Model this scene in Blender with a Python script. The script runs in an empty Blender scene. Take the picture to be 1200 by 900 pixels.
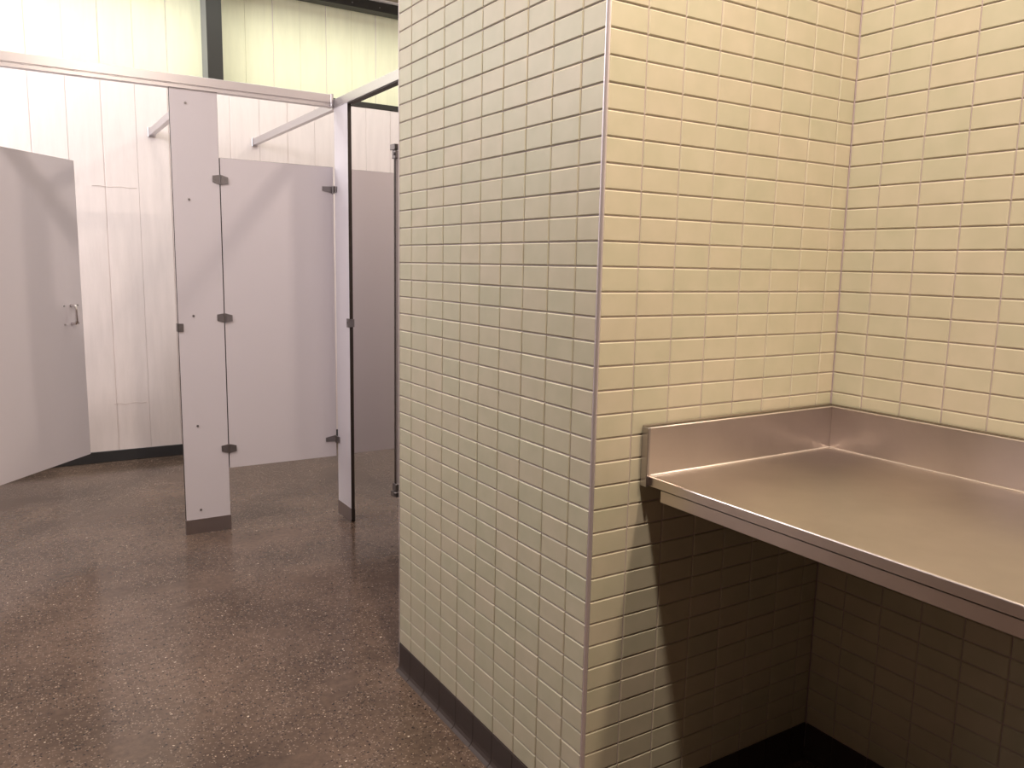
import bpy, bmesh, math, random
from mathutils import Vector, Matrix
random.seed(7)
scene = bpy.context.scene
C = scene.collection

# ------------------------------------------------------------------ camera
CAM = Vector((-1.0383, -1.3209, 1.3516))
RIGHT = Vector((0.84796, -0.52969, 0.01968))
UP = Vector((0.06123, 0.13478, 0.98898))
FWD = Vector((0.52651, 0.83741, -0.14672))
FPX = 937.5
cd = bpy.data.cameras.new('camera'); cam = bpy.data.objects.new('camera', cd); C.objects.link(cam)
cd.sensor_width = 36; cd.lens = 36 * FPX / 1200; cd.clip_start = 0.02
m3 = Matrix((RIGHT, UP, -FWD)).transposed()
cam.matrix_world = Matrix.Translation(CAM) @ m3.to_4x4()
scene.camera = cam

# ------------------------------------------------------------------ world, daylight, exposure
w = bpy.data.worlds.new('world'); scene.world = w; w.use_nodes = True
w.node_tree.nodes['Background'].inputs[0].default_value = (0.80, 0.92, 1.0, 1)
w.node_tree.nodes['Background'].inputs[1].default_value = 1.0
vs = scene.view_settings
vs.view_transform = 'Standard'; vs.look = 'None'; vs.gamma = 1; vs.use_curve_mapping = False
vs.exposure = 0.0

def area_light(name, loc, direction, sx, sy, power, col):
    l = bpy.data.lights.new(name, 'AREA'); l.shape = 'RECTANGLE'; l.size = sx; l.size_y = sy
    l.energy = power; l.color = col
    o = bpy.data.objects.new(name, l); C.objects.link(o); o.location = loc
    o.rotation_euler = Vector(direction).to_track_quat('-Z', 'Y').to_euler()
    return o
# daylight in the high window of the left wall
area_light('daylight_window', (-2.53, 3.28, 2.74), (1, 0, 0), 2.5, 0.78, 88, (0.98, 0.96, 1.0))
# daylight in the rooflight over the stalls, tinted by the leaves outside
area_light('daylight_rooflight', (-0.2, 3.97, 3.36), (0, 0, -1), 4.2, 0.40, 50, (1.0, 1.0, 0.88))

# ------------------------------------------------------------------ materials
def mat(name, col, rough=0.5, metal=0.0, spec=0.5):
    m = bpy.data.materials.new(name); m.use_nodes = True
    b = m.node_tree.nodes['Principled BSDF']
    b.inputs['Base Color'].default_value = (*col, 1); b.inputs['Roughness'].default_value = rough
    b.inputs['Metallic'].default_value = metal; b.inputs['Specular IOR Level'].default_value = spec
    return m
def N(m, t, **kw):
    n = m.node_tree.nodes.new(t)
    for k, v in kw.items(): setattr(n, k, v)
    return n
def L(m, a, b): m.node_tree.links.new(a, b)
def bsdf(m): return m.node_tree.nodes['Principled BSDF']
def ramp(m, src, stops):
    r = N(m, 'ShaderNodeValToRGB')
    e = r.color_ramp.elements
    while len(e) < len(stops): e.new(0.5)
    for i, (p, c) in enumerate(stops):
        e[i].position = p; e[i].color = (*c, 1) if len(c) == 3 else c
    L(m, src, r.inputs[0]); return r.outputs[0]
def mul(m, a, b, fac=1.0, mode='MULTIPLY'):
    x = N(m, 'ShaderNodeMix', data_type='RGBA', blend_type=mode)
    x.inputs[0].default_value = fac
    L(m, a, x.inputs[6]); L(m, b, x.inputs[7]); return x.outputs[2]
def noise(m, vec, scale, detail=3, rough=0.5):
    n = N(m, 'ShaderNodeTexNoise'); n.inputs['Scale'].default_value = scale
    n.inputs['Detail'].default_value = detail; n.inputs['Roughness'].default_value = rough
    if vec: L(m, vec, n.inputs['Vector'])
    return n.outputs[0]
def pos(m): return N(m, 'ShaderNodeNewGeometry').outputs['Position']
def mapping(m, vec, scale=(1,1,1), loc=(0,0,0)):
    n = N(m, 'ShaderNodeMapping'); n.inputs['Scale'].default_value = scale; n.inputs['Location'].default_value = loc
    L(m, vec, n.inputs['Vector']); return n.outputs[0]
def bump(m, h, strength, dist=0.01):
    b = N(m, 'ShaderNodeBump'); b.inputs['Strength'].default_value = strength; b.inputs['Distance'].default_value = dist
    L(m, h, b.inputs['Height']); L(m, b.outputs[0], bsdf(m).inputs['Normal'])

TW, ROW = 0.10414, 0.0524
Z_LINE0 = 1.30                    # height of tile joint number 0
def tile_mat(name, off):
    """glazed ceramic: one slightly different glaze shade for each tile, soft clouding within"""
    m = mat(name, (0.6, 0.57, 0.4), 0.42, 0, 0.35)
    p = pos(m)
    q = mapping(m, p, (1/TW, 1/TW, 1/ROW), off)
    fl = N(m, 'ShaderNodeVectorMath', operation='FLOOR'); L(m, q, fl.inputs[0])
    wn = N(m, 'ShaderNodeTexWhiteNoise', noise_dimensions='3D'); L(m, fl.outputs[0], wn.inputs['Vector'])
    c = ramp(m, wn.outputs['Value'], [(0, (0.468, 0.446, 0.336)), (0.5, (0.490, 0.456, 0.344)), (1, (0.502, 0.454, 0.350))])
    cl = ramp(m, noise(m, p, 16, 3), [(0.3, (0.94, 0.95, 0.93)), (0.7, (1.03, 1.02, 1.03))])
    L(m, mul(m, c, cl), bsdf(m).inputs['Base Color'])
    bump(m, noise(m, p, 22, 1), 0.06, 0.01)
    return m
M_TILE_L = tile_mat('glazed_tile_side', (0.5, 1 - 0.0839/TW, -Z_LINE0/ROW + 60))
M_TILE_R = tile_mat('glazed_tile_front', (1 - 0.10567/TW, 0.5, -Z_LINE0/ROW + 60))
M_TILE_W = tile_mat('glazed_tile_wall', (0.5, 0.08805/TW, -Z_LINE0/ROW + 60))
M_GROUT = mat('grout', (0.45, 0.37, 0.375), 0.85)
M_BASE = mat('base_tile', (0.050, 0.037, 0.034), 0.5, 0, 0.3)
M_BGROUT = mat('base_grout', (0.13, 0.11, 0.105), 0.8)
M_VINYL = mat('vinyl_base', (0.035, 0.034, 0.036), 0.35)

def make_floor_mat():
    m = mat('polished_concrete', (0.1, 0.07, 0.05), 0.28, 0, 0.32)
    p = pos(m)
    base = ramp(m, noise(m, p, 1.9, 6, 0.62), [(0.32, (0.066, 0.044, 0.032)), (0.68, (0.152, 0.103, 0.077))])
    mott = ramp(m, noise(m, p, 45, 4, 0.7), [(0.3, (0.72, 0.72, 0.72)), (0.7, (1.2, 1.2, 1.2))])
    c = mul(m, base, mott)
    # exposed aggregate chips: small pale and dark stones
    wn = N(m, 'ShaderNodeTexNoise'); wn.inputs['Scale'].default_value = 110; wn.inputs['Detail'].default_value = 2; L(m, p, wn.inputs['Vector'])
    wa = N(m, 'ShaderNodeVectorMath', operation='MULTIPLY_ADD'); L(m, wn.outputs['Color'], wa.inputs[0]); wa.inputs[1].default_value = (0.012, 0.012, 0.012); L(m, p, wa.inputs[2])
    warped = wa.outputs[0]
    def chips(scale, thr, keep, colr, cc):
        v = N(m, 'ShaderNodeTexVoronoi'); v.inputs['Scale'].default_value = scale; L(m, warped, v.inputs['Vector'])
        d = N(m, 'ShaderNodeMath', operation='LESS_THAN'); L(m, v.outputs['Distance'], d.inputs[0]); d.inputs[1].default_value = thr
        sep = N(m, 'ShaderNodeSeparateColor'); L(m, v.outputs['Color'], sep.inputs[0])
        k = N(m, 'ShaderNodeMath', operation='GREATER_THAN'); L(m, sep.outputs[0], k.inputs[0]); k.inputs[1].default_value = keep
        patch = N(m, 'ShaderNodeMath', operation='GREATER_THAN'); L(m, noise(m, p, 2.2, 3), patch.inputs[0]); patch.inputs[1].default_value = 0.40
        a = N(m, 'ShaderNodeMath', operation='MULTIPLY'); L(m, d.outputs[0], a.inputs[0]); L(m, k.outputs[0], a.inputs[1])
        a2 = N(m, 'ShaderNodeMath', operation='MULTIPLY'); L(m, a.outputs[0], a2.inputs[0]); L(m, patch.outputs[0], a2.inputs[1])
        x = N(m, 'ShaderNodeMix', data_type='RGBA'); L(m, a2.outputs[0], x.inputs[0]); L(m, cc, x.inputs[6])
        x.inputs[7].default_value = (*colr, 1)
        return x.outputs[2]
    c = chips(150, 0.42, 0.72, (0.20, 0.15, 0.12), c)
    c = chips(120, 0.38, 0.80, (0.030, 0.022, 0.02), c)
    c = chips(110, 0.27, 0.90, (0.36, 0.27, 0.20), c)
    c = chips(46, 0.13, 0.90, (0.60, 0.50, 0.40), c)
    L(m, c, bsdf(m).inputs['Base Color'])
    rr = N(m, 'ShaderNodeMapRange'); L(m, noise(m, p, 2.0, 4), rr.inputs[0]); rr.inputs[3].default_value = 0.10; rr.inputs[4].default_value = 0.24
    L(m, rr.outputs[0], bsdf(m).inputs['Roughness'])
    return m
M_FLOOR = make_floor_mat()

def board_mat(name, col):
    m = mat(name, col, 0.55)
    p = pos(m)
    g = noise(m, mapping(m, p, (9, 9, 1.2)), 3.0, 5, 0.6)
    t = ramp(m, g, [(0.3, tuple(c*0.95 for c in col)), (0.7, tuple(min(1, c*1.03) for c in col))])
    L(m, t, bsdf(m).inputs['Base Color'])
    bump(m, noise(m, mapping(m, p, (14, 14, 3)), 4, 5, 0.65), 0.12, 0.006)
    return m
M_BOARD = board_mat('white_painted_board', (0.78, 0.70, 0.685))
M_BOARD_TINT = board_mat('board_daylight_tint', (0.94, 0.93, 0.68))  # upper boards: yellow-green daylight tint painted into the board colour
M_STEELDK = mat('dark_painted_steel', (0.022, 0.020, 0.017), 0.55)
M_CEIL = mat('tan_ceiling', (0.30, 0.24, 0.17), 0.8)
M_PLAIN = mat('white_painted_wall', (0.74, 0.70, 0.68), 0.6)
M_WALL_DIM = mat('dim_unseen_wall', (0.10, 0.075, 0.063), 0.6)  # unseen walls darkened to cut bounce light under the counter
M_PANEL = mat('grey_powder_coat', (0.64, 0.60, 0.64), 0.42)
def add_fine(m, s=300, st=0.03):
    bump(m, noise(m, pos(m), s, 2), st, 0.001)
add_fine(M_PANEL)
M_CORE_SHADE = mat('dark_core_and_rail_shade', (0.028, 0.017, 0.012), 0.6)  # panel core, also the shade strip painted under the side headrail
M_ALU = mat('anodised_aluminium', (0.56, 0.53, 0.55), 0.36, 0.9)
M_HARD = mat('cast_zinc', (0.26, 0.24, 0.24), 0.35, 0.9)
M_BRIGHT = mat('polished_steel', (0.72, 0.68, 0.68), 0.16, 1.0)
M_TRIM = mat('tile_edge_metal', (0.72, 0.66, 0.70), 0.38, 0.75)
def steel_mat():
    m = mat('brushed_stainless', (0.58, 0.53, 0.50), 0.26, 1.0)
    p = pos(m)
    n = noise(m, mapping(m, p, (60, 3, 60)), 5, 4, 0.6)
    rr = N(m, 'ShaderNodeMapRange'); L(m, n, rr.inputs[0]); rr.inputs[3].default_value = 0.27; rr.inputs[4].default_value = 0.32
    L(m, rr.outputs[0], bsdf(m).inputs['Roughness'])
    s = ramp(m, noise(m, p, 7, 3), [(0.35, (0.66, 0.595, 0.57)), (0.65, (0.73, 0.66, 0.635))])
    L(m, s, bsdf(m).inputs['Base Color'])
    bump(m, noise(m, p, 3, 1), 0.04, 0.004)
    return m
M_STEEL = steel_mat()
M_BEAD_GLINT = mat('bead_and_edge_highlight', (0.80, 0.74, 0.68), 0.5, 0.6)  # seam beads, and the highlight painted along the upstand edges
M_SHOE = mat('scuffed_stainless', (0.45, 0.42, 0.43), 0.30, 1.0)
def emit(name, col, s):
    m = bpy.data.materials.new(name); m.use_nodes = True; nt = m.node_tree
    nt.nodes.remove(nt.nodes['Principled BSDF'])
    e = nt.nodes.new('ShaderNodeEmission'); e.inputs[0].default_value = (*col, 1); e.inputs[1].default_value = s
    nt.links.new(e.outputs[0], nt.nodes['Material Output'].inputs[0]); return m
def glass_mat():
    m = bpy.data.materials.new('window_glass'); m.use_nodes = True; nt = m.node_tree
    nt.nodes.remove(nt.nodes['Principled BSDF'])
    t = nt.nodes.new('ShaderNodeBsdfTransparent'); g = nt.nodes.new('ShaderNodeBsdfGlossy'); g.inputs['Roughness'].default_value = 0.02
    x = nt.nodes.new('ShaderNodeMixShader'); x.inputs[0].default_value = 0.06
    nt.links.new(t.outputs[0], x.inputs[1]); nt.links.new(g.outputs[0], x.inputs[2])
    nt.links.new(x.outputs[0], nt.nodes['Material Output'].inputs[0]); return m
M_GLASS = glass_mat()

# ------------------------------------------------------------------ helpers
def link(name, bm, m, parent=None, smooth=False):
    me = bpy.data.meshes.new(name); bm.to_mesh(me); bm.free()
    if m: me.materials.append(m)
    if smooth:
        for f in me.polygons: f.use_smooth = True
    o = bpy.data.objects.new(name, me); C.objects.link(o)
    if parent: o.parent = parent
    return o
def box(bm, x0, x1, y0, y1, z0, z1, bev=0.0, seg=1):
    vs_ = [bm.verts.new((x, y, z)) for x in (x0, x1) for y in (y0, y1) for z in (z0, z1)]
    f = []
    for q in ((0,1,3,2), (4,6,7,5), (0,4,5,1), (2,3,7,6), (0,2,6,4), (1,5,7,3)):
        f.append(bm.faces.new([vs_[i] for i in q]))
    if bev > 0:
        ed = list({e for ff in f for e in ff.edges})
        bmesh.ops.bevel(bm, geom=ed, offset=bev, segments=seg, affect='EDGES', profile=0.5)
def ob_box(name, m, parent, x0, x1, y0, y1, z0, z1, bev=0.0, seg=1):
    bm = bmesh.new(); box(bm, x0, x1, y0, y1, z0, z1, bev, seg); return link(name, bm, m, parent)
def cyl(bm, a, b, r, n=12, r2=None):
    a, b = Vector(a), Vector(b); d = b - a
    q = d.to_track_quat('Z', 'Y').to_matrix().to_4x4()
    bmesh.ops.create_cone(bm, cap_ends=True, segments=n, radius1=r, radius2=r if r2 is None else r2, depth=d.length,
                          matrix=Matrix.Translation((a + b) / 2) @ q)
def prism(bm, pts, axis, a, b):
    """pts: 2-D outline, extruded along axis from a to b"""
    def P(p, t):
        if axis == 0: return (t, p[0], p[1])
        if axis == 1: return (p[0], t, p[1])
        return (p[0], p[1], t)
    A = [bm.verts.new(P(p, a)) for p in pts]; B = [bm.verts.new(P(p, b)) for p in pts]
    n = len(pts)
    bm.faces.new(A); bm.faces.new(B[::-1])
    for i in range(n): bm.faces.new((A[i], B[i], B[(i+1) % n], A[(i+1) % n]))
    bmesh.ops.recalc_face_normals(bm, faces=bm.faces[:])
def tube(bm, pts, r, n=10):
    P = [Vector(p) for p in pts]; rings = []
    T = [(P[min(i+1, len(P)-1)] - P[max(i-1, 0)]).normalized() for i in range(len(P))]
    ref = min((Vector((1, 0, 0)), Vector((0, 1, 0)), Vector((0, 0, 1))), key=lambda a: max(abs(t.dot(a)) for t in T))
    for p, t in zip(P, T):
        e2 = t.cross(ref).normalized(); e1 = e2.cross(t)
        rings.append([bm.verts.new(p + e1*(r*math.cos(2*math.pi*k/n)) + e2*(r*math.sin(2*math.pi*k/n))) for k in range(n)])
    for a, b in zip(rings, rings[1:]):
        for k in range(n): bm.faces.new((a[k], a[(k+1) % n], b[(k+1) % n], b[k]))
    bm.faces.new(rings[0][::-1]); bm.faces.new(rings[-1])
    bmesh.ops.recalc_face_normals(bm, faces=bm.faces[:])
def structure(o, label=None):
    o['kind'] = 'structure'
    if label: o['label'] = label
    return o
def tag(o, label, cat, group=None):
    o['kind'] = 'thing'
    o['label'] = label; o['category'] = cat
    if group: o['group'] = group
    return o
def empty(name, loc=(0, 0, 0)):
    o = bpy.data.objects.new(name, None); C.objects.link(o); o.location = loc; o.empty_display_size = 0.1
    return o

# ------------------------------------------------------------------ room shell
XL, XR, YR, YB, ZC = -2.4, 2.3, -3.2, 4.51, 3.262
W = 0.7906            # inner corner of the recess
PL = 1.016            # length of the pier's side face
YU = 4.69             # set-back upper wall
structure(ob_box('floor', M_FLOOR, None, XL-0.1, XR+0.1, YR-0.1, YU+0.15, -0.08, 0.0), 'dark brown polished concrete floor with pale stone specks')
SKX, SKY = (-2.33, 1.93), (3.74, 4.20)          # rooflight opening
bm = bmesh.new()
box(bm, XL-0.1, XR+0.1, YR-0.1, SKY[0], ZC, ZC+0.08); box(bm, XL-0.1, XR+0.1, SKY[1], YU+0.15, ZC, ZC+0.08)
box(bm, XL-0.1, SKX[0], SKY[0], SKY[1], ZC, ZC+0.08); box(bm, SKX[1], XR+0.1, SKY[0], SKY[1], ZC, ZC+0.08)
structure(link('ceiling', bm, M_CEIL), 'tan ceiling above the dark steel beam')
sk = empty('window_2', (0, 0, ZC+0.02)); structure(sk, 'rooflight over the stalls')
bm = bmesh.new()
for a, b, c, d in ((SKX[0], SKX[1], SKY[0], SKY[0]+0.03), (SKX[0], SKX[1], SKY[1]-0.03, SKY[1]), (SKX[0], SKX[0]+0.03, SKY[0]+0.03, SKY[1]-0.03), (SKX[1]-0.03, SKX[1], SKY[0]+0.03, SKY[1]-0.03)): box(bm, a, b, c, d, 0, 0.05)
link('window_frame', bm, M_STEELDK, sk); ob_box('pane', M_GLASS, sk, SKX[0]+0.03, SKX[1]-0.03, SKY[0]+0.03, SKY[1]-0.03, 0.02, 0.026)
structure(ob_box('wall_rear', M_WALL_DIM, None, XL-0.1, XR+0.1, YR-0.1, YR, 0, ZC), 'unseen wall behind the viewer, darkened to cut bounce light')
structure(ob_box('wall_far_right', M_PLAIN, None, XR, XR+0.1, PL, YU+0.15, 0, ZC), 'white painted wall closing the side stall')
# left wall with two high windows
bm = bmesh.new()
wy = [(2.00, 4.56)]; wz0, wz1 = 2.33, 3.15
YS = 1.20
box(bm, XL-0.1, XL, YS, YU+0.15, 0, wz0); box(bm, XL-0.1, XL, YS, YU+0.15, wz1, ZC)
for a, b in ((YS, wy[0][0]), (wy[0][1], YU+0.15)): box(bm, XL-0.1, XL, a, b, wz0, wz1)
structure(link('wall_left', bm, M_PLAIN), 'white painted wall with a high window')
structure(ob_box('wall_left_front', M_WALL_DIM, None, XL-0.1, XL, YR, YS-0.001, 0, ZC), 'unseen wall beside the viewer, darkened to cut bounce light')
for i, (a, b) in enumerate(wy):
    wn = empty('window_%d' % (i+1), (XL-0.05, (a+b)/2, wz0)); structure(wn, 'high strip window with dark frame')
    bm = bmesh.new()
    x0, x1 = -0.03, 0.03; ya, yb = a-(a+b)/2, b-(a+b)/2; h = wz1-wz0
    box(bm, x0, x1, ya, yb, 0, 0.04); box(bm, x0, x1, ya, yb, h-0.04, h); box(bm, x0, x1, ya, ya+0.04, 0.04, h-0.04); box(bm, x0, x1, yb-0.04, yb, 0.04, h-0.04)
    box(bm, x0, x1, -0.02, 0.02, 0.04, h-0.04)
    link('window_frame', bm, M_STEELDK, wn)
    ob_box('pane', M_GLASS, wn, -0.003, 0.003, ya+0.04, -0.02, 0.04, h-0.04)
    ob_box('pane', M_GLASS, wn, -0.003, 0.003, 0.02, yb-0.04, 0.04, h-0.04)

# back wall: lower painted boards on a backing, ledge, set-back upper boards between steel posts
bm = bmesh.new()
box(bm, XL, XR, YB+0.004, YU+0.15, 0, 2.487)
box(bm, XL, XR, YU+0.004, YU+0.15, 2.487, ZC)
wall_back = structure(link('wall_back', bm, M_BOARD), 'white board wall with a set-back upper part coloured with daylight tint')
def boards(joints, y, z0, z1, m):
    for i, (a, b) in enumerate(zip(joints, joints[1:])):
        ga = 0.0007 if i % 2 else 0.0028
        gb = 0.0028 if i % 2 else 0.0007
        bm = bmesh.new(); dy = random.uniform(-0.0015, 0.0015)
        box(bm, a+ga, b-gb, y+dy, y+0.013, z0, z1, 0.0015)
        link('board', bm, m, wall_back)
j = [-0.865 + 0.1965*k for k in range(-10, 16)]
boards([XL+0.002] + [x for x in j if x > XL+0.05] + [XR-0.002], YB, 0.0, 2.487, M_BOARD)
s = 6.01/5.83
ju = [-1.0383 + (x+1.0383)*s for x in [-0.864 - 0.198*k for k in range(8, 0, -1)] + [-0.864, -0.667, -0.469, -0.273, -0.071]]
boards([XL+0.002] + [x for x in ju if x > XL+0.03] + [0.20], YU, 2.487, ZC, M_BOARD_TINT)
ju2 = [-1.0383 + (x+1.0383)*s for x in [0.43 + 0.1897*k for k in range(10)]]
boards([0.26] + [x for x in ju2 if x < XR-0.05] + [XR-0.002], YU, 2.487, ZC, M_BOARD_TINT)
for x0, x1, z in ((-0.488, -0.291, 0.388), (-0.55, -0.29, 1.80)):
    bm = bmesh.new(); tube(bm, [(x0 + (x1-x0)*k/6, YB-0.0016, z + 0.004*math.sin(k*2.1)) for k in range(7)], 0.0014, 6); link('scuff', bm, mat('scuff_mark', (0.60, 0.51, 0.48), 0.7), wall_back, True)
# dark sill beam on the ledge, posts, top beam
t1 = structure(ob_box('trim_1', M_STEELDK, None, XL, XR, YB-0.004, YU-0.002, 2.489, 2.527, 0.002), 'dark steel sill beam along the top of the white board wall')
def post(x, n, lab):
    o = empty('trim_%d' % n, (x, YB, 2.527)); structure(o, lab)
    ob_box('flange', M_STEELDK, o, 0, 0.098, 0, 0.010, 0, 0.661, 0.001)
    ob_box('web', mat('post_lit_side', (0.20, 0.20, 0.20), 0.5), o, 0.0, 0.010, 0.010, 0.178, 0, 0.661)  # side lit by the window: light put into a paler grey
    ob_box('web', M_STEELDK, o, 0.088, 0.098, 0.010, 0.178, 0, 0.661)
post(0.182, 2, 'dark steel post standing on the sill beam')
t3 = empty('trim_3', (0, YB, 3.188)); structure(t3, 'black steel beam under the tan ceiling')
ob_box('web', M_STEELDK, t3, XL, XR, 0.0, 0.012, 0, 0.062)
ob_box('flange', M_STEELDK, t3, XL, XR, 0.0, 0.10, -0.006, 0.0)
for k in range(26):
    bm = bmesh.new(); x = -2.8 + 0.2*k + random.uniform(-0.03, 0.03); cyl(bm, (x, 0.001, 0.022), (x, -0.004, 0.022), 0.005, 8); link('bolt', bm, M_HARD, t3)
ob_box('ceiling_strip', M_PLAIN, t3, XL, XR, -0.03, 0.10, 0.062, 0.073)
structure(ob_box('baseboard_back', M_VINYL, None, XL, XR, YB-0.008, YB-0.0016, 0.0, 0.076, 0.002), 'black vinyl base along the white board wall')

# ------------------------------------------------------------------ tiled pier and recess wall
GR = 0.0013           # half joint
def tile_mesh(bm, w_, h_, place):
    """pillowed tile, w x h, face at depth 0, built through place(u, v, d)"""
    e = 0.0022; d1 = 0.0016; d2 = 0.006
    lo = [(0, 0), (w_, 0), (w_, h_), (0, h_)]
    hi = [(e, e), (w_-e, e), (w_-e, h_-e), (e, h_-e)]
    A = [bm.verts.new(place(u, v, 0)) for u, v in hi]
    B = [bm.verts.new(place(u, v, -d1)) for u, v in lo]
    D = [bm.verts.new(place(u, v, -d2)) for u, v in lo]
    bm.faces.new(A)
    for k in range(4):
        bm.faces.new((B[k], B[(k+1) % 4], A[(k+1) % 4], A[k]))
        bm.faces.new((D[k], D[(k+1) % 4], B[(k+1) % 4], B[k]))
    bmesh.ops.recalc_face_normals(bm, faces=bm.faces[:])
def pix(P):
    d = Vector(P) - CAM; z = d.dot(FWD)
    if z < 0.05: return None
    return 600 + FPX*d.dot(RIGHT)/z, 450 - FPX*d.dot(UP)/z, z
def tile_field(parent, cols, place_w, normal, m, hidden=lambda u, z: False):
    """cols: [(a, b)] along the wall; rows follow the common joint lines. The 300 tiles that show largest are parts, the rest is one part."""
    cells = []
    for a, b in cols:
        for k in range(-38, 23):
            z0, z1 = Z_LINE0 - (k+1)*ROW, min(Z_LINE0 - k*ROW, ZC)
            if z1 - z0 < 0.012: continue
            c = place_w((a+b)/2, 0); c = Vector((c[0], c[1], (z0+z1)/2))
            p = pix(c); s_ = 0
            if p and -25 < p[0] < 1225 and -20 < p[1] < 920 and not hidden((a+b)/2, (z0+z1)/2):
                s_ = (b-a)*(z1-z0)*abs((CAM-c).normalized().dot(normal))/p[2]**2
            cells.append((s_, a, b, z0, z1))
    cells.sort(key=lambda t: -t[0])
    cache = {}; rest = bmesh.new(); nrest = 0
    for i, (s_, a, b, z0, z1) in enumerate(cells):
        aa, bb, za, zb = a+GR, b-GR, z0+GR, z1-GR
        if s_ > 0 and i < 300:
            key = (round(bb-aa, 4), round(zb-za, 4))
            if key not in cache:
                bm = bmesh.new()
                def pl(u, v, d): 
                    p0 = place_w(u, d); o0 = place_w(0, 0)
                    return (p0[0]-o0[0], p0[1]-o0[1], v)
                tile_mesh(bm, bb-aa, zb-za, pl)
                me = bpy.data.meshes.new('tile'); bm.to_mesh(me); bm.free(); me.materials.append(m); cache[key] = me
            o = bpy.data.objects.new('tile', cache[key]); C.objects.link(o); o.parent = parent
            p0 = place_w(aa, random.uniform(-0.0004, 0.0004)); o.location = (p0[0], p0[1], za)
        else:
            tile_mesh(rest, bb-aa, zb-za, lambda u, v, d: (*place_w(aa+u, d), za+v)); nrest += 1
    if nrest:
        o = link('tile_field', rest, m, parent); o['kind'] = 'stuff'
# pier body (grout)
g = 0.0028
wall_pier_side = structure(ob_box('wall_pier_side', M_GROUT, None, g, 0.2, 0.21, PL-g, 0, ZC), 'narrow side of the tiled pier facing the stalls')
wall_pier_front = structure(ob_box('wall_pier_front', M_GROUT, None, g, W+0.3, g, 0.21, 0, ZC), 'tiled pier front with the steel counter against it')
wall_pier_back = structure(ob_box('wall_pier_back', M_PLAIN, None, 0.2, XR+0.1, 0.21, PL-g, 0, ZC), 'white painted back of the tiled pier')
wall_right = structure(ob_box('wall_right', M_GROUT, None, W+g, W+0.3, YR, g, 0, ZC), 'tiled recess wall above and below the steel counter')
ucols = [0.006] + [0.10567 + TW*k for k in range(7)] + [W]
ucols = list(zip(ucols, ucols[1:]))
tile_field(wall_pier_front, ucols, lambda u, d: (u, -d), Vector((0, -1, 0)), M_TILE_R, lambda u, z: u > 0.15 and 0.86 < z < 0.99)
wcols = [0.006] + [0.0839 + TW*k for k in range(9)] + [PL-0.011]
wcols = list(zip(wcols, wcols[1:]))
# side face lies in x = 0; u runs along +y
tile_field(wall_pier_side, wcols, lambda u, d: (-d, u), Vector((-1, 0, 0)), M_TILE_L)
vv = [0.0] + [0.08805 + TW*k for k in range(30)] + [-YR]
vcols = [(-b, -a) for a, b in zip(vv, vv[1:]) if b > a]
tile_field(wall_right, vcols, lambda u, d: (W-d, u), Vector((-1, 0, 0)), M_TILE_W, lambda u, z: 0.75 < z < 0.98)
# metal edge trims
def edge_trim(n, x, y, sgn, lab, r=0.0075):
    bm = bmesh.new(); pts = []
    for k in range(7):
        t = math.pi/2*k/6
        pts.append((r - r*math.cos(t) - 0.001, sgn*(r - r*math.sin(t) - 0.001)))
    pts = [(x+a, y+b) for a, b in pts] + [(x+r, y+sgn*r)]
    prism(bm, pts, 2, 0.0, ZC)
    o = link('trim_%d' % n, bm, M_TRIM, None); structure(o, lab)
edge_trim(4, 0, 0, 1, 'slim metal corner trim between the two tiled faces of the pier')
edge_trim(5, 0, PL, -1, 'slim metal corner trim at the far end of the tiled pier', 0.012)

# dark coved base tiles
BT = Z_LINE0 - 23*ROW - 0.0004
def base_run(name, cols, place, lab, backing):
    base = structure(ob_box(name, M_BGROUT, None, *backing, 0.0005, BT-0.001), lab)
    prof = [(0.004, BT), (-0.0005, BT), (-0.0015, BT-0.002), (-0.0015, 0.028), (-0.003, 0.016), (-0.007, 0.007), (-0.014, 0.002), (-0.016, 0.0), (0.004, 0.0)]
    for a, b in cols:
        bm = bmesh.new(); n = len(prof)
        A = [bm.verts.new((*place(a+0.0012, -d), z)) for d, z in prof]; B = [bm.verts.new((*place(b-0.0012, -d), z)) for d, z in prof]
        bm.faces.new(A); bm.faces.new(B[::-1])
        for k in range(n): bm.faces.new((A[k], B[k], B[(k+1) % n], A[(k+1) % n]))
        bmesh.ops.recalc_face_normals(bm, faces=bm.faces[:])
        link('base_tile', bm, M_BASE, base)
base_run('baseboard_pier_front', [(max(a, -0.0), b) for a, b in ucols], lambda u, d: (u, -d), 'dark coved tile base under the steel counter', (0.0015, W, 0.0005, g))
base_run('baseboard_pier_side', wcols, lambda u, d: (-d, u), 'dark coved tile base along the narrow side of the pier', (0.0005, g, 0.004, PL-0.003))
base_run('baseboard_right', [(a, min(b, -0.003)) for a, b in vcols], lambda u, d: (W-d, u), 'dark coved tile base along the recess wall', (W+0.0005, W+g, YR, -0.003))

# ------------------------------------------------------------------ stainless counter
CT, CF, CE = 0.893, 0.145, -2.4      # top height, front edge x, far (near viewer) end y
ctr = empty('steel_counter', (0.47, -1.2, 0.84)); tag(ctr, 'brushed stainless steel counter with upstand fixed in the tiled recess', 'counter')
off = Vector((0.47, -1.2, 0.84))
def cpart(name, bm, m=M_STEEL, smooth=False):
    o = link(name, bm, m, ctr, smooth); o.data.transform(Matrix.Translation(-off)); return o
bm = bmesh.new()
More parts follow.
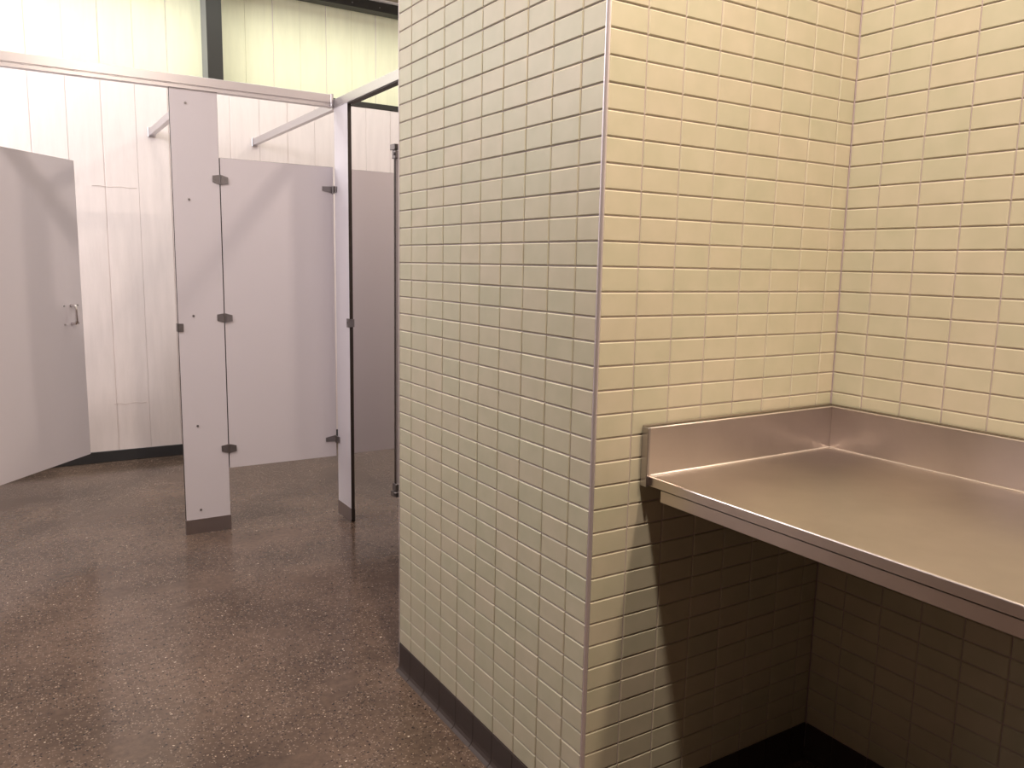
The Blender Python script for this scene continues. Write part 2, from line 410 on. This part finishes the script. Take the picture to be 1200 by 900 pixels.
# top sheet with rolled front edge (profile in x-z, run along y)
pr = [(W-0.02, CT-0.004), (W-0.02, CT), (CF+0.014, CT)]
for k in range(1, 6):
    t = math.pi/2*k/5; pr.append((CF+0.0035-0.0035*math.sin(t), CT-0.0035+0.0035*math.cos(t)))
pr[2] = (CF+0.0035, CT)
pr += [(CF, CT-0.021), (CF+0.003, CT-0.021), (CF+0.003, CT-0.008), (CF+0.010, CT-0.004)]
prism(bm, pr, 1, CE, -0.0165)
cpart('worktop', bm)
# upstands, each a folded sheet with a narrow flat top
def upstand(along, lab):
    bm = bmesh.new(); t = 0.018; H = 1.003; b = 0.0025
    prof = [(0.001, CT-0.021 if along == 'x' else CT), (t, CT-0.021 if along == 'x' else CT), (t, H-b), (t-b*0.3, H-b*0.3), (t-b, H), (0.001, H)]
    if along == 'x': prism(bm, [(-p, z) for p, z in prof], 0, 0.137, W-0.001)
    else: prism(bm, [(W-p, z) for p, z in prof], 1, CE, -0.0185)
    cpart('upstand', bm)['label'] = lab
upstand('x', 'short upstand against the pier'); upstand('y', 'long upstand against the recess wall')
# pale tubes that paint the highlight along the upstand edges
for pts in ([(0.1425, -0.0178, CT+0.002), (0.1425, -0.0178, 1.0022)], [(0.1425, -0.0178, 1.0022), (W-0.019, -0.0178, 1.0022)], [(W-0.0178, -0.019, 1.0022), (W-0.0178, CE, 1.0022)]):
    bm = bmesh.new(); tube(bm, pts, 0.0014, 8); cpart('rim', bm, M_BEAD_GLINT, True)
# end cap band wrapping the corner of the upstand
bm = bmesh.new(); box(bm, 0.1345, 0.1415, -0.0225, -0.001, CT-0.023, 1.004, 0.0008); cpart('end_cap', bm, M_SHOE)
# lower channel below the front edge
bm = bmesh.new(); box(bm, CF+0.006, CF+0.044, CE, -0.052, 0.841, CT-0.0245, 0.001); cpart('front_channel', bm)
# added dark underside that stops steel bouncing light below the counter
bm = bmesh.new(); box(bm, CF+0.046, W-0.003, CE+0.01, -0.003, CT-0.024, CT-0.0045); cpart('bounce_blocker', bm, mat('dark_bounce_blocker', (0.06, 0.045, 0.03), 0.8))
# folded seam beads
bm = bmesh.new(); tube(bm, [(0.150, -0.0195, CT+0.0012), (W-0.02, -0.0195, CT+0.0012)], 0.0018, 8); cpart('seam_bead', bm, M_BEAD_GLINT, True)
bm = bmesh.new(); tube(bm, [(W-0.0205, -0.020, CT+0.0012), (W-0.0205, CE, CT+0.0012)], 0.0018, 8); cpart('seam_bead', bm, M_BEAD_GLINT, True)
for yy in (-0.9, -1.9):        # wall brackets under the sheet
    bm = bmesh.new(); prism(bm, [(W-0.002, 0.60), (W-0.03, 0.60), (CF+0.10, 0.86), (CF+0.10, CT-0.025), (W-0.002, CT-0.025)], 1, yy-0.02, yy+0.02); cpart('bracket', bm)
bm = bmesh.new(); tube(bm, [(0.137, -0.0035, 1.0045), (0.4, -0.0035, 1.0055), (W-0.004, -0.0035, 1.0045)], 0.0035, 6); cpart('sealant', bm, mat('old_sealant', (0.16, 0.13, 0.09), 0.7), True)
bm = bmesh.new(); tube(bm, [(W-0.0035, -0.004, 1.0045), (W-0.0035, CE, 1.0045)], 0.0025, 6); cpart('sealant', bm, bpy.data.materials['old_sealant'], True)

# ------------------------------------------------------------------ toilet partitions
FY = 2.742            # face of the front row
DB, DT = 0.316, 1.830
def slab(name, parent, x0, x1, y0, y1, z0, z1):
    """solid-core partition slab: grey faces, dark core showing at its edges"""
    o = ob_box(name, M_PANEL, parent, x0, x1, y0, y1, z0, z1, 0.0008); o.data.materials.append(M_CORE_SHADE)
    thin = 1 if (y1-y0) < (x1-x0) else 0
    for f in o.data.polygons: f.material_index = 0 if abs(f.normal[thin]) > 0.9 else 1
    return o
def hinge_butterfly(parent, x, z, y):
    """wrap-round hinge: two tapered leaves on a knuckle, facing -y"""
    bm = bmesh.new()
    for s_ in (-1, 1):
        pts = [(x+s_*0.004, z-0.022), (x+s_*0.036, z-0.017*(1 if s_ > 0 else 0.75)), (x+s_*0.036, z+0.017*(0.75 if s_ > 0 else 1)), (x+s_*0.004, z+0.022)]
        prism(bm, pts, 1, y-0.005, y+0.0005)
    cyl(bm, (x, y-0.005, z-0.022), (x, y-0.005, z+0.022), 0.0055, 10)
    for s_ in (-1, 1): cyl(bm, (x+s_*0.025, y-0.0048, z+0.002), (x+s_*0.025, y-0.0075, z+0.002), 0.005, 10)
    return link('hinge', bm, M_HARD, parent)
def bolt_y(parent, x, z, y):
    bm = bmesh.new(); cyl(bm, (x, y+0.001, z), (x, y-0.0035, z), 0.0062, 12, 0.0045); return link('bolt', bm, M_HARD, parent)
def shoe(parent, x0, x1, y0, y1, h=0.074, t=0.0025):
    bm = bmesh.new()
    box(bm, x0-t, x1+t, y0-t, y0, 0, h); box(bm, x0-t, x1+t, y1, y1+t, 0, h); box(bm, x0-t, x0, y0, y1, 0, h); box(bm, x1, x1+t, y0, y1, 0, h)
    o = link('shoe', bm, M_SHOE, parent); o['label'] = 'scuffed stainless floor shoe'
front = empty('stall_partition', (-0.26, FY, 0)); tag(front, 'grey stall partition with one door ajar and one shut along the white board wall', 'partition')
fo = Vector((-0.26, FY, 0))
def rel(o): 
    o.data.transform(Matrix.Translation(-fo)); return o
def pilaster(x0, x1):
    p = rel(slab('pilaster', front, x0, x1, FY, FY+0.019, 0.010, 2.126))
    n0 = len(p.children)
    xb = x0 + 0.070
    for z in (0.120, 0.544, 1.082, 1.627, 2.063): bolt_y(p, xb, z, FY)
    shoe(p, x0, x1, FY, FY+0.019)
    for c in p.children: rel(c)
    return p
pA = pilaster(-0.364, -0.153)
pB = pilaster(-1.47, -1.262)
# keeper for the open door on the pilaster edge
bm = bmesh.new(); box(bm, -0.369, -0.341, FY-0.004, FY+0.0005, 1.007, 1.046, 0.001); box(bm, -0.3685, -0.3645, FY-0.004, FY+0.036, 1.007, 1.046); cyl(bm, (-0.3515, FY-0.0035, 1.030), (-0.3515, FY-0.0065, 1.030), 0.005, 10)
rel(link('keeper', bm, M_HARD, pA))
# shut door
d2 = rel(slab('door', front, -0.1495, 0.4085, FY+0.001, FY+0.020, DB, DT)); d2['label'] = 'shut grey door'
for z in (1.728, 1.070, 0.417): rel(hinge_butterfly(d2, -0.1495, z, FY+0.0015))
def pivot_hinge(parent, z, up):
    bm = bmesh.new()
    s_ = -1 if up else 1
    pts = [(0.352, z-0.011*s_*-1), (0.352, z+0.011*s_*-1), (0.405, z+0.013*s_*-1), (0.405, z-0.020*s_*-1)]
    pts = [(0.350, z+0.012), (0.405, z+0.014), (0.405, z-0.020), (0.350, z-0.010)] if up else [(0.350, z+0.010), (0.405, z+0.020), (0.405, z-0.014), (0.350, z-0.012)]
    prism(bm, pts, 1, FY-0.003, FY+0.0035)
    cyl(bm, (0.408, FY-0.002, z-0.022), (0.408, FY-0.002, z+0.016), 0.0055, 10)
    cyl(bm, (0.360, FY-0.0025, z+0.001), (0.360, FY-0.0055, z+0.001), 0.0055, 10)
    box(bm, 0.406, 0.4148, FY-0.036, FY-0.002, z-0.016, z+0.014, 0.001)
    rel(link('hinge', bm, M_HARD, parent))
pivot_hinge(d2, 1.719, True); pivot_hinge(d2, 0.412, False)
# door ajar: modelled flat along +x from its hinge, then swung in
HX = -1.245; ANG = math.radians(50.3); DW = 0.822
d1 = slab('door', front, 0, DW, 0, 0.019, DB, DT); d1['label'] = 'grey door standing ajar with a pull handle'
d1.location = Vector((HX, FY+0.003, 0)) - fo; d1.rotation_euler = (0, 0, ANG)
bm = bmesh.new(); hx = DW-0.088; hz = 1.060
tube(bm, [(hx, y_, hz+z_) for y_, z_ in ((0.001, -0.046), (-0.012, -0.046), (-0.022, -0.044), (-0.029, -0.037), (-0.032, -0.027), (-0.032, 0.027), (-0.029, 0.037), (-0.022, 0.044), (-0.012, 0.046), (0.001, 0.046))], 0.0075, 12)
link('pull_handle', bm, M_BRIGHT, d1, True)['label'] = 'chrome pull handle'
for sx in (-0.050, 0.052):
    for sz in (-0.046, 0.046):
        bm = bmesh.new(); cyl(bm, (hx+sx, 0.001, hz+sz), (hx+sx, -0.003, hz+sz), 0.0055, 10, 0.004); link('bolt', bm, M_HARD, d1)
rel(hinge_butterfly(pB, -1.256, 1.728, FY+0.0015)); rel(hinge_butterfly(pB, -1.256, 0.417, FY+0.0015))
# fixed panel running on to the left wall
p3 = rel(slab('panel', front, XL+0.02, -1.485, FY+0.001, FY+0.020, DB, DT))
def headrail_profile(): return [(0.0, 0.0), (0.0, 0.014), (0.003, 0.0165), (0.003, 0.0185), (-0.001, 0.021), (-0.001, 0.058), (0.004, 0.060), (0.040, 0.060), (0.044, 0.056), (0.044, 0.0)]
bm = bmesh.new(); prism(bm, [(FY-0.006+p, 2.126+z) for p, z in headrail_profile()], 0, XL+0.001, 0.4110)
rel(link('headrail', bm, M_ALU, front))
bm = bmesh.new(); box(bm, 0.398, 0.4122, FY-0.010, FY+0.042, 2.124, 2.189, 0.002); rel(link('rail_connector', bm, M_ALU, front))
# brace rail back to the wall
def brace(parent, x0, x1, y0):
    b = rel(ob_box('brace_rail', M_ALU, parent, x0, x1, y0, YB-0.004, 2.140, 2.184, 0.002))
    bm = bmesh.new(); box(bm, x0-0.008, x1+0.008, YB-0.012, YB-0.002, 2.132, 2.192, 0.002); rel(link('wall_bracket', bm, M_ALU, b))
brace(front, -0.201, -0.169, FY+0.040)

# side row: plane x = 0.416, from the corner towards the pier
SX = 0.416
side = empty('stall_partition', (SX, 2.3, 0)); tag(side, 'grey side stall partition with an open doorway beside the tiled pier', 'partition')
fo = Vector((SX, 2.3, 0))
pc = rel(slab('pilaster', side, SX, SX+0.019, 2.548, 2.741, 0.010, 2.126))
bm = bmesh.new(); t = 0.0025
box(bm, SX-t, SX, 2.550, 2.741, 0, 0.074); box(bm, SX+0.019, SX+0.019+t, 2.550, 2.741, 0, 0.074); rel(link('shoe', bm, M_SHOE, pc))
bm = bmesh.new(); box(bm, SX-0.004, SX+0.0005, 2.549, 2.582, 1.022, 1.068, 0.001); box(bm, SX-0.002, SX+0.023, 2.541, 2.5475, 1.026, 1.066); cyl(bm, (SX-0.0035, 2.568, 1.046), (SX-0.007, 2.568, 1.046), 0.005, 10)
rel(link('keeper', bm, M_HARD, pc))
pe = rel(slab('pilaster', side, SX, SX+0.019, PL+0.004, 1.945, 0.010, 2.126))
bm = bmesh.new(); box(bm, SX-t, SX, PL+0.004, 1.945, 0, 0.074); box(bm, SX+0.019, SX+0.019+t, PL+0.004, 1.945, 0, 0.074); rel(link('shoe', bm, M_SHOE, pe))
brace(side, 0.462, 0.490, FY+0.012)
# partition panel between the stalls, carrying on in line with the front row
pp = rel(slab('panel', side, SX+0.022, XR-0.02, FY+0.004, FY+0.023, 0.319, 1.827))
# headrail of the side row: dark strip below paints the shade inside its channel
bm = bmesh.new(); prism(bm, [(SX-0.003, 2.120), (SX-0.003, 2.160), (SX+0.001, 2.164), (SX+0.032, 2.164), (SX+0.036, 2.160), (SX+0.036, 2.120)], 1, PL+0.002, 2.760)
hr = rel(link('headrail', bm, M_ALU, side))
rel(ob_box('rail_shade_strip', M_CORE_SHADE, hr, SX+0.000, SX+0.033, PL+0.002, 2.5475, 2.114, 2.1198))
# door folded back into the stall, seen edge-on
sd = slab('door', side, 0, 0.56, -0.0095, 0.0095, DB, DT)
sd.location = Vector((SX+0.004, 1.992, 0)) - fo; sd.rotation_euler = (0, 0, math.radians(3))
for z, zz in ((DT, 1), (DB, -1)):
    bm = bmesh.new()
    box(bm, -0.006, 0.05, -0.017, 0.017, z-0.030 if zz > 0 else z-0.004, z+0.004 if zz > 0 else z+0.030, 0.0015)
    box(bm, -0.014, 0.010, -0.026, 0.020, z+0.006 if zz > 0 else z-0.030, z+0.030 if zz > 0 else z-0.006, 0.0015)
    cyl(bm, (-0.010, -0.018, z-0.012), (-0.018, -0.018, z-0.012), 0.007, 12)
    link('hinge', bm, M_HARD, sd)

# ------------------------------------------------------------------ ceiling lamps (round downlights)
WARM = (1.0, 0.80, 0.58)
def downlight(x, y, power, lab, col=WARM, rad=0.085):
    e = empty('downlight', (x, y, ZC)); tag(e, lab, 'ceiling light', 'round downlights')
    bm = bmesh.new()
    n = 24
    rings = []
    for r_, z in ((rad+0.025, -0.001), (rad+0.025, -0.008), (rad+0.006, -0.012), (rad, -0.006)):
        rings.append([bm.verts.new((r_*math.cos(2*math.pi*k/n), r_*math.sin(2*math.pi*k/n), z)) for k in range(n)])
    for a, b in zip(rings, rings[1:]):
        for k in range(n): bm.faces.new((a[k], a[(k+1) % n], b[(k+1) % n], b[k]))
    link('rim', bm, M_PLAIN, e, True)
    bm = bmesh.new(); bmesh.ops.create_circle(bm, cap_ends=True, segments=n, radius=rad+0.003, matrix=Matrix.Translation((0, 0, -0.004)))
    link('lens', bm, emit('lamp_lens', col, 12), e)
    l = bpy.data.lights.new('downlight_bulb', 'AREA'); l.shape = 'DISK'; l.size = rad*2; l.energy = power; l.color = col
    o = bpy.data.objects.new('downlight_bulb', l); C.objects.link(o); o.location = (0, 0, -0.014); o.parent = e
downlight(0.50, -2.1, 50, 'round downlight over the steel counter', (1.0, 0.78, 0.57))
downlight(-0.36, -0.60, 78, 'round downlight in front of the tiled pier', (1.0, 0.85, 0.71))
downlight(-1.70, 1.75, 44, 'round downlight in front of the stalls', (1.0, 0.92, 0.90))
downlight(1.30, 1.80, 24, 'added lamp brightening the side stall', (1.0, 0.84, 0.70))  # unseen lamp added to brighten the panel inside the side stall
